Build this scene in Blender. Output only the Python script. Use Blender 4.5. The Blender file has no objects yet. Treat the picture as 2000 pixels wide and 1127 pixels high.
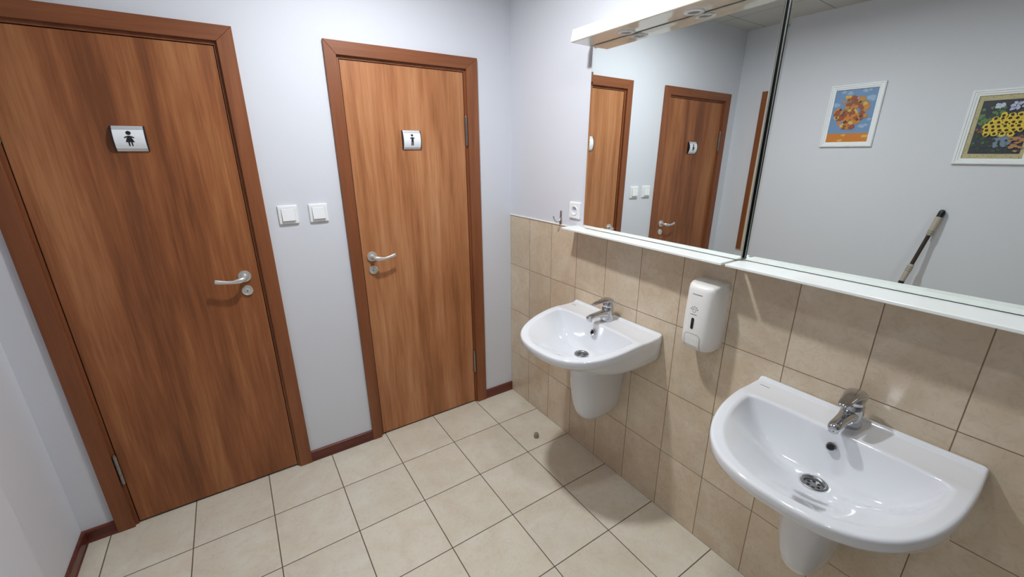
import bpy, bmesh, math, random
from mathutils import Vector, Matrix
PI = math.pi
random.seed(7)
SC = bpy.context.scene
COL = SC.collection

# ------------------------------------------------------------------ camera
cam_d = bpy.data.cameras.new('camera')
cam = bpy.data.objects.new('camera', cam_d)
COL.objects.link(cam)
fwd = Vector((0.52454883, 0.79262441, -0.31079746))
rgt = Vector((0.83293258, -0.55334798, -0.00541609))
upv = Vector((0.17627207, 0.25603233, 0.95046073))
M = Matrix((rgt, upv, -fwd)).transposed().to_4x4()
M.translation = Vector((-1.41013438, -2.14230717, 1.57787429))
cam.matrix_world = M
cam_d.sensor_width = 36.0
cam_d.sensor_fit = 'HORIZONTAL'
cam_d.lens = 812.29 / 2000 * 36.0
cam_d.clip_start = 0.02
SC.camera = cam
# ------------------------------------------------------------------ world, exposure
w = bpy.data.worlds.new('world'); SC.world = w
w.use_nodes = True
w.node_tree.nodes['Background'].inputs[0].default_value = (0.8, 0.85, 1, 1)
w.node_tree.nodes['Background'].inputs[1].default_value = 0.02
SC.view_settings.view_transform = 'Standard'
SC.view_settings.look = 'None'
SC.view_settings.gamma = 1.0
SC.view_settings.use_curve_mapping = False
SC.view_settings.exposure = 1.30
# ceiling lamps: (x, y, emission strength); third is added to light the rest
LAMPS = [(-0.85, -0.80, 300.0), (-0.55, -1.55, 68.0), (-1.35, -2.45, 60.0)]
LAMP_COL = (0.93, 0.965, 1.0)
LAMP_R = 0.056
CEIL = 2.508

# ------------------------------------------------------------------ materials
def s2l(c):
    return tuple(((v/255)/12.92 if v/255 <= 0.04045 else ((v/255+0.055)/1.055)**2.4) for v in c) + (1,)

def mat(name, col, rough=0.5, metal=0.0, spec=0.5, coat=0.0, bump=0.0, bscale=60):
    m = bpy.data.materials.new(name); m.use_nodes = True
    nt = m.node_tree; b = nt.nodes['Principled BSDF']
    b.inputs['Base Color'].default_value = s2l(col)
    b.inputs['Roughness'].default_value = rough
    b.inputs['Metallic'].default_value = metal
    b.inputs['Specular IOR Level'].default_value = spec
    b.inputs['Coat Weight'].default_value = coat
    b.inputs['Coat Roughness'].default_value = 0.03
    if bump:
        tc = nt.nodes.new('ShaderNodeTexCoord'); n = nt.nodes.new('ShaderNodeTexNoise')
        n.inputs['Scale'].default_value = bscale; n.inputs['Detail'].default_value = 4
        bp = nt.nodes.new('ShaderNodeBump'); bp.inputs['Strength'].default_value = bump
        bp.inputs['Distance'].default_value = 0.002
        nt.links.new(tc.outputs['Object'], n.inputs['Vector'])
        nt.links.new(n.outputs['Fac'], bp.inputs['Height'])
        nt.links.new(bp.outputs['Normal'], b.inputs['Normal'])
    return m

def N(nt, typ, **kw):
    n = nt.nodes.new(typ)
    for k, v in kw.items():
        if k.startswith('i_'):
            key = k[2:]; key = int(key) if key.isdigit() else key
            n.inputs[key].default_value = v
        else:
            setattr(n, k, v)
    return n

def mth(nt, op, a, b=None, c=None):
    n = nt.nodes.new('ShaderNodeMath'); n.operation = op
    for i, v in enumerate((a, b, c)):
        if v is None: continue
        if isinstance(v, (int, float)): n.inputs[i].default_value = v
        else: nt.links.new(v, n.inputs[i])
    return n.outputs[0]

def ramp(nt, fac, stops):
    r = nt.nodes.new('ShaderNodeValToRGB')
    els = r.color_ramp.elements
    while len(els) < len(stops): els.new(0.5)
    for e, (p, c) in zip(els, stops):
        e.position = p; e.color = s2l(c)
    nt.links.new(fac, r.inputs[0])
    return r.outputs[0]

def mixc(nt, fac, a, b, mode='MIX'):
    n = nt.nodes.new('ShaderNodeMix'); n.data_type = 'RGBA'; n.blend_type = mode
    for sock, v in ((n.inputs[0], fac), (n.inputs[6], a), (n.inputs[7], b)):
        if isinstance(v, (int, float)): sock.default_value = v
        elif isinstance(v, tuple): sock.default_value = v
        else: nt.links.new(v, sock)
    return n.outputs[2]

def tile_mat(name, ax, per, off, g, base, tint_a, tint_b, grout, rough, vein, tonevar=0.10):
    """tiles in object (= world) space: ax = two axes, per = periods, off = offsets, g = grout width"""
    m = bpy.data.materials.new(name); m.use_nodes = True
    nt = m.node_tree; b = nt.nodes['Principled BSDF']
    tc = N(nt, 'ShaderNodeTexCoord'); sep = N(nt, 'ShaderNodeSeparateXYZ')
    nt.links.new(tc.outputs['Object'], sep.inputs[0])
    ids, edges = [], []
    for a, p, o in zip(ax, per, off):
        t = mth(nt, 'DIVIDE', mth(nt, 'SUBTRACT', sep.outputs[a], o), p)
        ids.append(mth(nt, 'FLOOR', t))
        f = mth(nt, 'FRACT', t)
        edges.append(mth(nt, 'MULTIPLY', mth(nt, 'MINIMUM', f, mth(nt, 'SUBTRACT', 1.0, f)), p))
    d = mth(nt, 'MINIMUM', edges[0], edges[1])
    mr = N(nt, 'ShaderNodeMapRange'); mr.inputs['From Min'].default_value = g*0.35; mr.inputs['From Max'].default_value = g*0.75
    nt.links.new(d, mr.inputs[0])
    fac = mr.outputs[0]                       # 0 in the grout, 1 on the tile
    cmb = N(nt, 'ShaderNodeCombineXYZ'); nt.links.new(ids[0], cmb.inputs[0]); nt.links.new(ids[1], cmb.inputs[1])
    wn = N(nt, 'ShaderNodeTexWhiteNoise'); wn.noise_dimensions = '3D'; nt.links.new(cmb.outputs[0], wn.inputs['Vector'])
    # vein coordinates moved per tile
    va = N(nt, 'ShaderNodeVectorMath', operation='MULTIPLY_ADD')
    nt.links.new(wn.outputs['Color'], va.inputs[0]); va.inputs[1].default_value = (7, 7, 7); nt.links.new(tc.outputs['Object'], va.inputs[2])
    n1 = N(nt, 'ShaderNodeTexNoise', i_Scale=7.0, i_Detail=5.0, i_Roughness=0.6, i_Distortion=0.5)
    nt.links.new(va.outputs[0], n1.inputs['Vector'])
    n2 = N(nt, 'ShaderNodeTexNoise', i_Scale=26.0, i_Detail=6.0, i_Roughness=0.7, i_Distortion=2.2)
    nt.links.new(va.outputs[0], n2.inputs['Vector'])
    c = ramp(nt, n1.outputs['Fac'], [(0.33, tint_a), (0.52, base), (0.70, tint_b)])
    v = ramp(nt, n2.outputs['Fac'], [(0.40, (255-vein,)*3), (0.50, (255,)*3), (0.62, (255,)*3)])
    c = mixc(nt, 1.0, c, v, 'MULTIPLY')
    tone = mth(nt, 'MULTIPLY_ADD', wn.outputs['Value'], tonevar, 1.0 - tonevar/2)
    tv = N(nt, 'ShaderNodeCombineXYZ')
    for i in range(3): nt.links.new(tone, tv.inputs[i])
    c = mixc(nt, 1.0, c, tv.outputs[0], 'MULTIPLY')
    c = mixc(nt, fac, s2l(grout), c)
    nt.links.new(c, b.inputs['Base Color'])
    r = mth(nt, 'MULTIPLY_ADD', fac, rough-0.8, 0.8)
    nt.links.new(r, b.inputs['Roughness'])
    bp = N(nt, 'ShaderNodeBump', i_Strength=0.5, i_Distance=0.001)
    nt.links.new(fac, bp.inputs['Height']); nt.links.new(bp.outputs['Normal'], b.inputs['Normal'])
    return m

def wood_mat(name, dark, mid, light, seed, vert=True, rough=0.38, stripe=1.0, streaks=True):
    m = bpy.data.materials.new(name); m.use_nodes = True
    nt = m.node_tree; b = nt.nodes['Principled BSDF']
    tc = N(nt, 'ShaderNodeTexCoord'); mp = N(nt, 'ShaderNodeMapping')
    mp.inputs['Location'].default_value = (seed, seed*0.7, seed*1.3)
    mp.inputs['Scale'].default_value = (1, 1, 0.075) if vert else (0.075, 1, 1)
    nt.links.new(tc.outputs['Object'], mp.inputs[0])
    n1 = N(nt, 'ShaderNodeTexNoise', i_Scale=9.0*stripe, i_Detail=3.0, i_Roughness=0.55, i_Distortion=0.55)
    n2 = N(nt, 'ShaderNodeTexNoise', i_Scale=34.0*stripe, i_Detail=4.0, i_Roughness=0.6, i_Distortion=0.3)
    mp2 = N(nt, 'ShaderNodeMapping')
    mp2.inputs['Scale'].default_value = (1, 1, 0.03) if vert else (0.03, 1, 1)
    nt.links.new(tc.outputs['Object'], mp2.inputs[0])
    n3 = N(nt, 'ShaderNodeTexNoise', i_Scale=210.0, i_Detail=2.0, i_Roughness=0.6)
    nt.links.new(mp.outputs[0], n1.inputs['Vector']); nt.links.new(mp.outputs[0], n2.inputs['Vector']); nt.links.new(mp2.outputs[0], n3.inputs['Vector'])
    f = mth(nt, 'ADD', mth(nt, 'MULTIPLY', n1.outputs['Fac'], 0.54), mth(nt, 'MULTIPLY', n2.outputs['Fac'], 0.30))
    f = mth(nt, 'ADD', f, mth(nt, 'MULTIPLY', n3.outputs['Fac'], 0.16))
    c = ramp(nt, f, [(0.38, dark), (0.50, mid), (0.62, light)])
    nt.links.new(c, b.inputs['Base Color'])
    b.inputs['Roughness'].default_value = rough
    b.inputs['Specular IOR Level'].default_value = 0.4
    bp = N(nt, 'ShaderNodeBump', i_Strength=0.06, i_Distance=0.001)
    nt.links.new(n3.outputs['Fac'], bp.inputs['Height']); nt.links.new(bp.outputs['Normal'], b.inputs['Normal'])
    return m

M_wall = mat('painted wall', (217, 219, 226), 0.62, spec=0.3, bump=0.10, bscale=140)
M_ceil = mat('ceiling panel', (205, 205, 200), 0.8, spec=0.2)
M_walltile = tile_mat('beige wall tiles', (1, 2), (0.2025, 0.303), (0.0, 0.0), 0.0024,
                      (213, 195, 170), (206, 186, 160), (220, 206, 184), (128, 104, 82), 0.12, 10)
M_floortile = tile_mat('beige floor tiles', (0, 1), (0.303, 0.303), (-0.2868, -0.2921), 0.0036,
                       (221, 213, 195), (216, 205, 186), (227, 221, 206), (92, 78, 60), 0.30, 7, 0.06)
M_leaf_shaded = wood_mat('cherry laminate', (118, 69, 40), (150, 91, 54), (176, 118, 74), 3.1)  # left door: weaker light and viewing angle painted into a darker tone
M_leaf_lit = wood_mat('cherry laminate lit', (144, 90, 54), (174, 115, 74), (194, 139, 97), 8.4)  # right door: same laminate, stronger light painted in as a paler tone
M_case = wood_mat('cherry casing', (120, 69, 41), (134, 79, 48), (147, 91, 58), 1.7, rough=0.42)
M_caseH = wood_mat('cherry casing head', (120, 69, 41), (134, 79, 48), (147, 91, 58), 5.7, vert=False, rough=0.42)
M_base = wood_mat('red brown skirting', (84, 38, 30), (98, 48, 38), (112, 60, 48), 2.2, vert=False, rough=0.3)
M_raw = mat('pale raw wood edge', (214, 190, 150), 0.6)
M_cer = mat('white glazed ceramic', (228, 230, 234), 0.09, spec=0.55, coat=0.6)
M_chrome = mat('chrome', (196, 198, 202), 0.07, 1.0)
M_satin = mat('satin nickel', (228, 228, 226), 0.32, 0.75)
M_steel = mat('brushed steel', (150, 150, 150), 0.28, 1.0)
M_black = mat('black gap', (10, 10, 10), 0.6)
M_dark = mat('dark plastic', (26, 26, 34), 0.4)
M_alu = mat('anodised aluminium', (222, 226, 232), 0.38, 0.55)
M_insert = mat('pale sign insert', (236, 240, 244), 0.45)
M_pl = mat('white plastic', (240, 241, 242), 0.32)
M_plg = mat('light grey plastic', (205, 209, 212), 0.35)
M_disp = mat('soap dispenser plastic', (238, 236, 232), 0.30)
M_btn = mat('translucent push plate', (234, 235, 230), 0.25)
M_seam = mat('grey seam', (130, 134, 132), 0.6)
M_lam = mat('white glossy laminate', (234, 230, 216), 0.10, spec=0.6, coat=0.4)
M_shelf = mat('white shelf', (240, 243, 240), 0.22)
M_grout = mat('white tile trim', (240, 238, 230), 0.3)
M_mirror = mat('silvered glass', (241, 246, 243), 0.0, 1.0)
M_glassedge = mat('dark glass edge', (38, 46, 42), 0.2)
M_back = mat('grey backing board', (214, 212, 198), 0.5)
M_frame = mat('white painted frame', (238, 240, 243), 0.35)
M_stop = mat('tan rubber', (150, 134, 118), 0.5)
M_lens = mat('frosted lamp glass', (150, 150, 148), 0.2)
M_mark = mat('grey printed mark', (110, 118, 124), 0.5)
M_ink = mat('dark print', (50, 52, 60), 0.5)
M_grip = mat('taupe handle grip', (176, 166, 150), 0.5)
M_pole = mat('brown black pole', (66, 54, 50), 0.3, 0.3)
M_mop = mat('grey mop cloth', (140, 146, 156), 0.9)
M_emit = bpy.data.materials.new('lit lamp diffuser'); M_emit.use_nodes = True

# ------------------------------------------------------------------ mesh helpers
def link(name, me, mats, parent=None, smooth=False):
    if not isinstance(mats, (list, tuple)): mats = [mats]
    for m in mats: me.materials.append(m)
    if smooth:
        for p in me.polygons: p.use_smooth = True
    o = bpy.data.objects.new(name, me); COL.objects.link(o)
    if parent is not None: o.parent = parent
    return o

class MB:
    """vertex / face collector; origin is subtracted so parts can be written in world coordinates"""
    def __init__(s, org=(0, 0, 0)):
        s.v = []; s.f = []; s.mi = []; s.org = Vector(org)
    def add(s, vs, fs, mi=0):
        b = len(s.v); s.v += [Vector(p) - s.org for p in vs]
        s.f += [tuple(i+b for i in f) for f in fs]; s.mi += [mi]*len(fs)
    def box(s, x0, x1, y0, y1, z0, z1, mi=0):
        s.add([(x0,y0,z0),(x1,y0,z0),(x1,y1,z0),(x0,y1,z0),(x0,y0,z1),(x1,y0,z1),(x1,y1,z1),(x0,y1,z1)],
              [(0,3,2,1),(4,5,6,7),(0,1,5,4),(1,2,6,5),(2,3,7,6),(3,0,4,7)], mi)
    def rings(s, rs, closed=True, cap0=True, cap1=True, mi=0):
        n = len(rs[0]); vs = [p for r in rs for p in r]; fs = []
        for k in range(len(rs)-1):
            for i in range(n if closed else n-1):
                j = (i+1) % n
                fs.append((k*n+i, k*n+j, (k+1)*n+j, (k+1)*n+i))
        if cap0: fs.append(tuple(range(n-1, -1, -1)))
        if cap1: fs.append(tuple((len(rs)-1)*n+i for i in range(n)))
        s.add(vs, fs, mi)
    def lathe(s, c, axis, prof, n=32, mi=0, cap0=True, cap1=True):
        """prof: list of (radius, height along axis)"""
        a = Vector(axis).normalized()
        t = Vector((1,0,0)) if abs(a.x) < 0.9 else Vector((0,1,0))
        e1 = a.cross(t).normalized(); e2 = a.cross(e1)
        rs = []
        for r, h in prof:
            rs.append([Vector(c) + a*h + (e1*math.cos(q)+e2*math.sin(q))*r for q in [2*PI*i/n for i in range(n)]])
        s.rings(rs, True, cap0, cap1, mi)
    def tube(s, pts, rad, n=12, mi=0):
        pts = [Vector(p) for p in pts]
        rads = rad if isinstance(rad, (list, tuple)) else [rad]*len(pts)
        rs = []; up = Vector((0.13, 0.31, 0.94)).normalized()
        for k, p in enumerate(pts):
            t = (pts[min(k+1, len(pts)-1)] - pts[max(k-1, 0)]).normalized()
            e1 = t.cross(up).normalized(); e2 = e1.cross(t)
            rs.append([p + (e1*math.cos(q)+e2*math.sin(q))*rads[k] for q in [2*PI*i/n for i in range(n)]])
        s.rings(rs, True, True, True, mi)
    def build(s, name, mats, parent=None, smooth=False, bevel=0, seg=2, autosmooth=None):
        me = bpy.data.meshes.new(name)
        me.from_pydata([tuple(p) for p in s.v], [], s.f)
        for p, i in zip(me.polygons, s.mi): p.material_index = i
        bm = bmesh.new(); bm.from_mesh(me)
        bmesh.ops.recalc_face_normals(bm, faces=bm.faces)
        bm.to_mesh(me); bm.free()
        o = link(name, me, mats, parent, smooth)
        if autosmooth is not None:
            for p in me.polygons: p.use_smooth = True
            bm = bmesh.new(); bm.from_mesh(me)
            for e in bm.edges:
                if len(e.link_faces) == 2 and e.calc_face_angle(0) > math.radians(autosmooth): e.smooth = False
            bm.to_mesh(me); bm.free()
        if bevel:
            md = o.modifiers.new('bevel', 'BEVEL'); md.width = bevel; md.segments = seg
            md.limit_method = 'ANGLE'; md.angle_limit = math.radians(40)
        return o

def thing(name, label, cat, loc=(0,0,0), group=None):
    o = bpy.data.objects.new(name, None); COL.objects.link(o)
    o.empty_display_size = 0.05
    o.location = loc; o['label'] = label; o['category'] = cat
    if group: o['group'] = group
    return o
def tag(o, label, cat, group=None):
    o['label'] = label; o['category'] = cat
    if group: o['group'] = group
    return o
def struct(o, label=None, cat=None):
    o['kind'] = 'structure'
    if label: o['label'] = label
    if cat: o['category'] = cat
    return o
def dup(root, loc, label):
    def cp(o, parent):
        c = o.copy(); COL.objects.link(c); c.parent = parent
        for ch in list(o.children): cp(ch, c)
        return c
    kids = list(root.children)
    r = root.copy(); COL.objects.link(r); r.location = loc; r['label'] = label
    for k in kids: cp(k, r)
    return r

# ------------------------------------------------------------------ room shell
XL, XJ, YJ, YF = -2.188, -2.144, -0.44, -5.40
TILE_TOP = 1.2155
D1 = dict(ol=-2.080, orr=-1.294, ll=-2.011, lr=-1.362)
D2 = dict(ol=-0.967, orr=-0.2130, ll=-0.907, lr=-0.289)
T_OUT, T_LEAF = 2.046, 1.9775

mb = MB(); mb.box(XL-0.12, 0.12, YF-0.12, 0.14, -0.1, 0.0)
struct(mb.build('floor', M_floortile), 'beige square ceramic floor tiles with thin dark grout', 'floor')
mb = MB(); mb.box(XL-0.12, 0.12, YF-0.12, 0.14, CEIL, CEIL+0.1)
for xx in (-1.66,):
    pass
ceil_o = struct(mb.build('ceiling', M_ceil), 'pale grey panelled ceiling', 'ceiling')
nt = M_ceil.node_tree; bs = nt.nodes['Principled BSDF']      # panel joints of the ceiling
tc = N(nt, 'ShaderNodeTexCoord'); sep = N(nt, 'ShaderNodeSeparateXYZ'); nt.links.new(tc.outputs['Object'], sep.inputs[0])
ed = []
for a_, o_ in ((0, -0.61), (1, -0.137)):
    f_ = mth(nt, 'FRACT', mth(nt, 'DIVIDE', mth(nt, 'SUBTRACT', sep.outputs[a_], o_), 0.6))
    ed.append(mth(nt, 'MULTIPLY', mth(nt, 'MINIMUM', f_, mth(nt, 'SUBTRACT', 1.0, f_)), 0.6))
dd = mth(nt, 'MINIMUM', ed[0], ed[1])
nt.links.new(ramp(nt, mth(nt, 'MULTIPLY', dd, 100.0), [(0.18, (110, 110, 106)), (0.30, (196, 196, 191))]), bs.inputs['Base Color'])

# back wall with two door openings
mb = MB(); y0, y1 = 0.0, 0.14
def opening(d): return d['ll']-0.03, d['lr']+0.03
o1, o2 = opening(D1), opening(D2); zt = T_LEAF+0.03
mb.box(XL-0.12, o1[0], y0, y1, 0, CEIL); mb.box(o1[1], o2[0], y0, y1, 0, CEIL); mb.box(o2[1], 0.12, y0, y1, 0, CEIL)
mb.box(o1[0], o1[1], y0, y1, zt, CEIL); mb.box(o2[0], o2[1], y0, y1, zt, CEIL)
struct(mb.build('wall_back', M_wall), 'white painted wall with the two brown toilet doors', 'wall')
mb = MB(); mb.box(0.004, 0.12, YF-0.12, 0.0, 0, CEIL)
struct(mb.build('wall_right', M_wall), 'white painted wall above the beige tiles behind the mirrors', 'wall')
mb = MB(); mb.box(0.0, 0.004, YF, 0.0, 0.0, TILE_TOP)
struct(mb.build('trim_1', M_walltile), 'glossy beige marbled wall tiles behind the washbasins', 'wall tiles')
mb = MB(); mb.box(-0.0018, 0.004, YF, 0.0, TILE_TOP, TILE_TOP+0.0055)
struct(mb.build('trim_2', M_grout, bevel=0.001), 'thin white strip capping the beige wall tiles', 'tile trim')
mb = MB()
mb.box(XL-0.12, XL, YJ, 0.0, 0, CEIL); mb.box(XL-0.12, XJ, YF, YJ, 0, CEIL)
struct(mb.build('wall_left', M_wall), 'white painted wall with two framed pictures, seen in the mirror', 'wall')
mb = MB(); mb.box(XL-0.12, 0.12, YF-0.12, YF, 0, CEIL)
struct(mb.build('wall_front', M_wall), 'white painted wall opposite the toilet doors', 'wall')

def skirting(name, pts, label):
    """profile swept along straight run p0->p1; n = direction into the room"""
    (x0, y0), (x1, y1), (nx, ny) = pts
    prof = [(0, 0), (0.013, 0), (0.013, 0.006), (0.0105, 0.010), (0.0105, 0.046), (0.0125, 0.050), (0.010, 0.058), (0.004, 0.061), (0, 0.061)]
    m_ = MB()
    m_.rings([[(x+nx*t, y+ny*t, z) for t, z in prof] for x, y in ((x0, y0), (x1, y1))])
    struct(m_.build(name, M_base, bevel=0.0008), label, 'baseboard')
skirting('baseboard_back', ((D1['orr']-0.001, 0), (D2['ol']+0.001, 0), (0, -1)), 'red-brown baseboard between the two doors')
skirting('baseboard_back', ((D2['orr']-0.001, 0), (0, 0), (0, -1)), 'short red-brown baseboard between the right door and the tiles')
skirting('baseboard_back', ((XL, 0), (D1['ol']+0.001, 0), (0, -1)), 'short red-brown baseboard in the far left corner')
skirting('baseboard_left', ((XL, YJ), (XL, 0), (1, 0)), 'red-brown baseboard along the left wall by the corner')
skirting('baseboard_left', ((XJ, YF), (XJ, YJ-0.001), (1, 0)), 'red-brown baseboard along the left wall')

# brown strip on the left wall (seen at the right end of the first mirror)
mb = MB((XL, -0.22, 0.82))
mb.box(XL, XL+0.012, -0.248, -0.204, 0.82, 2.052)
t3 = mb.build('trim_3', M_case); t3.location = (XL, -0.22, 0.82)
struct(t3, 'narrow brown wooden strip on the left wall seen beside the mirror joint', 'wooden strip')
mb = MB((XL, -0.22, 0.82)); mb.box(XL, XL+0.014, -0.262, -0.248, 0.82, 2.052)
mb.build('edge_strip', M_raw, t3)['label'] = 'pale raw wood edge'

# ------------------------------------------------------------------ ceiling lamps
b = M_emit.node_tree.nodes['Principled BSDF']
b.inputs['Base Color'].default_value = (0.9, 0.9, 0.9, 1)
b.inputs['Emission Color'].default_value = LAMP_COL + (1,)
b.inputs['Emission Strength'].default_value = LAMPS[0][2]
where = ['closest to the doors', 'over the washbasin side', 'added behind the camera to light the rest of the room']
for i, (x, y, st) in enumerate(LAMPS):
    t = thing('ceiling_light', 'round recessed white ceiling light ' + where[i], 'ceiling light', (x, y, CEIL), 'round recessed ceiling lights')
    mm = M_emit.copy(); mm.node_tree.nodes['Principled BSDF'].inputs['Emission Strength'].default_value = st
    m_ = MB(); m_.lathe((0, 0, 0), (0, 0, -1), [(LAMP_R+0.001, 0.0), (LAMP_R+0.02, 0.0), (LAMP_R+0.018, 0.006), (LAMP_R+0.004, 0.009), (LAMP_R+0.001, 0.007)], 40, cap0=False, cap1=False)
    m_.build('rim', M_pl, t, autosmooth=40)
    m_ = MB(); m_.lathe((0, 0, 0), (0, 0, -1), [(LAMP_R, 0.0), (LAMP_R, 0.004)], 40)
    m_.build('diffuser', mm, t)

# ------------------------------------------------------------------ doors
def handle(parent, x, z, sgn, yface):
    """lever handle with round rose; sgn = direction the lever points"""
    h = bpy.data.objects.new('door_handle', None); COL.objects.link(h); h.parent = parent
    h.empty_display_size = 0.03
    h.location = (x, yface, z)
    m_ = MB(); m_.lathe((0,0,0), (0,-1,0), [(0.0255,0.0),(0.0255,0.006),(0.0245,0.0085),(0.020,0.009),(0.019,0.0075),(0.012,0.0075),(0.0115,0.014),(0.0095,0.020)], 36)
    m_.build('rose', M_satin, h, autosmooth=35)
    m_ = MB(); rs = []
    path = [(0.0, -0.012, 0, 0.0095, 0.0095), (0.0, -0.030, 0, 0.0095, 0.0095), (0.002, -0.042, -0.001, 0.0098, 0.0098),
            (0.010, -0.0505, -0.003, 0.0095, 0.0115), (0.024, -0.053, -0.006, 0.0080, 0.0115), (0.045, -0.053, -0.008, 0.0062, 0.0078),
            (0.066, -0.052, -0.006, 0.0056, 0.0072), (0.090, -0.050, -0.002, 0.0056, 0.0088), (0.106, -0.048, 0.002, 0.0056, 0.0102), (0.110, -0.0475, 0.003, 0.0045, 0.0095)]
    P = [Vector((p[0]*sgn, p[1], p[2])) for p in path]
    for k, p in enumerate(P):
        tdir = (P[min(k+1, len(P)-1)] - P[max(k-1, 0)]).normalized()
        zz = Vector((0,0,1)); e2 = (zz - tdir*zz.dot(tdir)).normalized(); e1 = tdir.cross(e2).normalized()
        a, c = path[k][3], path[k][4]
        rs.append([p + e1*a*math.cos(q) + e2*c*math.sin(q) for q in [2*PI*i/20 for i in range(20)]])
    m_.rings(rs)
    m_.build('lever', M_satin, h, smooth=True)
def keyplate(parent, x, z, yface):
    k = MB(); k.lathe((x,yface,z), (0,-1,0), [(0.0225,0),(0.0225,0.006),(0.0215,0.0075),(0.017,0.008),(0.0165,0.007),(0.009,0.007),(0.0088,0.0095),(0.0075,0.010)], 36)
    kp = k.build('lock_plate', M_satin, parent, autosmooth=35)
    c = MB(); c.box(x-0.0012, x+0.0012, yface-0.0106, yface-0.009, z-0.005, z+0.0005); c.lathe((x,yface-0.0104,z+0.001), (0,1,0), [(0.002,0),(0.002,0.001)], 12)
    c.build('keyhole', M_black, kp)
def hinge(parent, x, z0, z1):
    k = MB()
    for a, b_ in ((z0, z0+(z1-z0)*0.33), (z0+(z1-z0)*0.34, z0+(z1-z0)*0.66), (z0+(z1-z0)*0.67, z1)):
        k.lathe((x,-0.008,a), (0,0,1), [(0.0068,0),(0.0068,b_-a)], 16)
    for zz, s_ in ((z1, 1), (z0, -1)): k.lathe((x,-0.008,zz), (0,0,s_), [(0.005,0),(0.0055,0.004),(0.003,0.008)], 12)
    k.build('hinge', M_steel, parent, autosmooth=40)

def door(name, d, hinge_side, leafmat, label, hx, hz, kz):
    cx = (d['ol']+d['orr'])/2
    t = bpy.data.objects.new(name, None); COL.objects.link(t); t.empty_display_size = 0.05; t.location = (cx, 0, 0)
    struct(t, label, 'door')
    L = {k: v-cx for k, v in d.items()}
    g = 0.0030
    # leaf
    m_ = MB(); m_.box(L['ll']+g, L['lr']-g, 0.003, 0.043, 0.010, T_LEAF-g)
    m_.build('leaf', leafmat, t, bevel=0.0012)
    # jamb liner: its front edge shows as a narrow strip round the leaf
    m_ = MB()
    m_.box(L['ll']-0.028, L['ll'], -0.001, 0.13, 0, T_LEAF+0.028); m_.box(L['lr'], L['lr']+0.028, -0.001, 0.13, 0, T_LEAF+0.028)
    m_.box(L['ll'], L['lr'], -0.001, 0.13, T_LEAF, T_LEAF+0.028)
    m_.box(L['ll'], L['lr'], 0.047, 0.05, 0.0, T_LEAF, 1)
    m_.build('jamb', [M_case, M_black], t)
    # casing with mitred corners
    m_ = MB(); q = 0.0105; yf = -0.016; ya = -0.0
    xo0, xo1, xi0, xi1, zi = L['ol'], L['orr'], L['ll']-q, L['lr']+q, T_LEAF+q+0.002
    def prism(poly, mi):
        n = len(poly)
        m_.rings([[(x, yy, z) for x, z in poly] for yy in (yf, ya)], mi=mi)
    prism([(xo0, 0), (xi0, 0), (xi0, zi), (xo0, T_OUT)], 0)
    prism([(xi1, 0), (xo1, 0), (xo1, T_OUT), (xi1, zi)], 0)
    prism([(xo0, T_OUT), (xi0, zi), (xi1, zi), (xo1, T_OUT)], 1)
    m_.build('casing', [M_case, M_caseH], t, bevel=0.0016)
    hs = L['ll']-0.001 if hinge_side < 0 else L['lr']+0.001
    hinge(t, hs, 0.232, 0.370); hinge(t, hs, 1.620, 1.758)
    handle(t, hx-cx, hz, 1 if hinge_side > 0 else -1, 0.003)
    keyplate(t, hx-cx, kz, 0.003)
    return t
door('door_1', D1, -1, M_leaf_shaded, 'brown wood laminate door with the girl sign, left of the light switches', -1.421, 1.060, 0.994)
door('door_2', D2, 1, M_leaf_lit, 'brown wood laminate door with the boy sign, nearer the tiled wall', -0.857, 1.072, 1.001)

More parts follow.
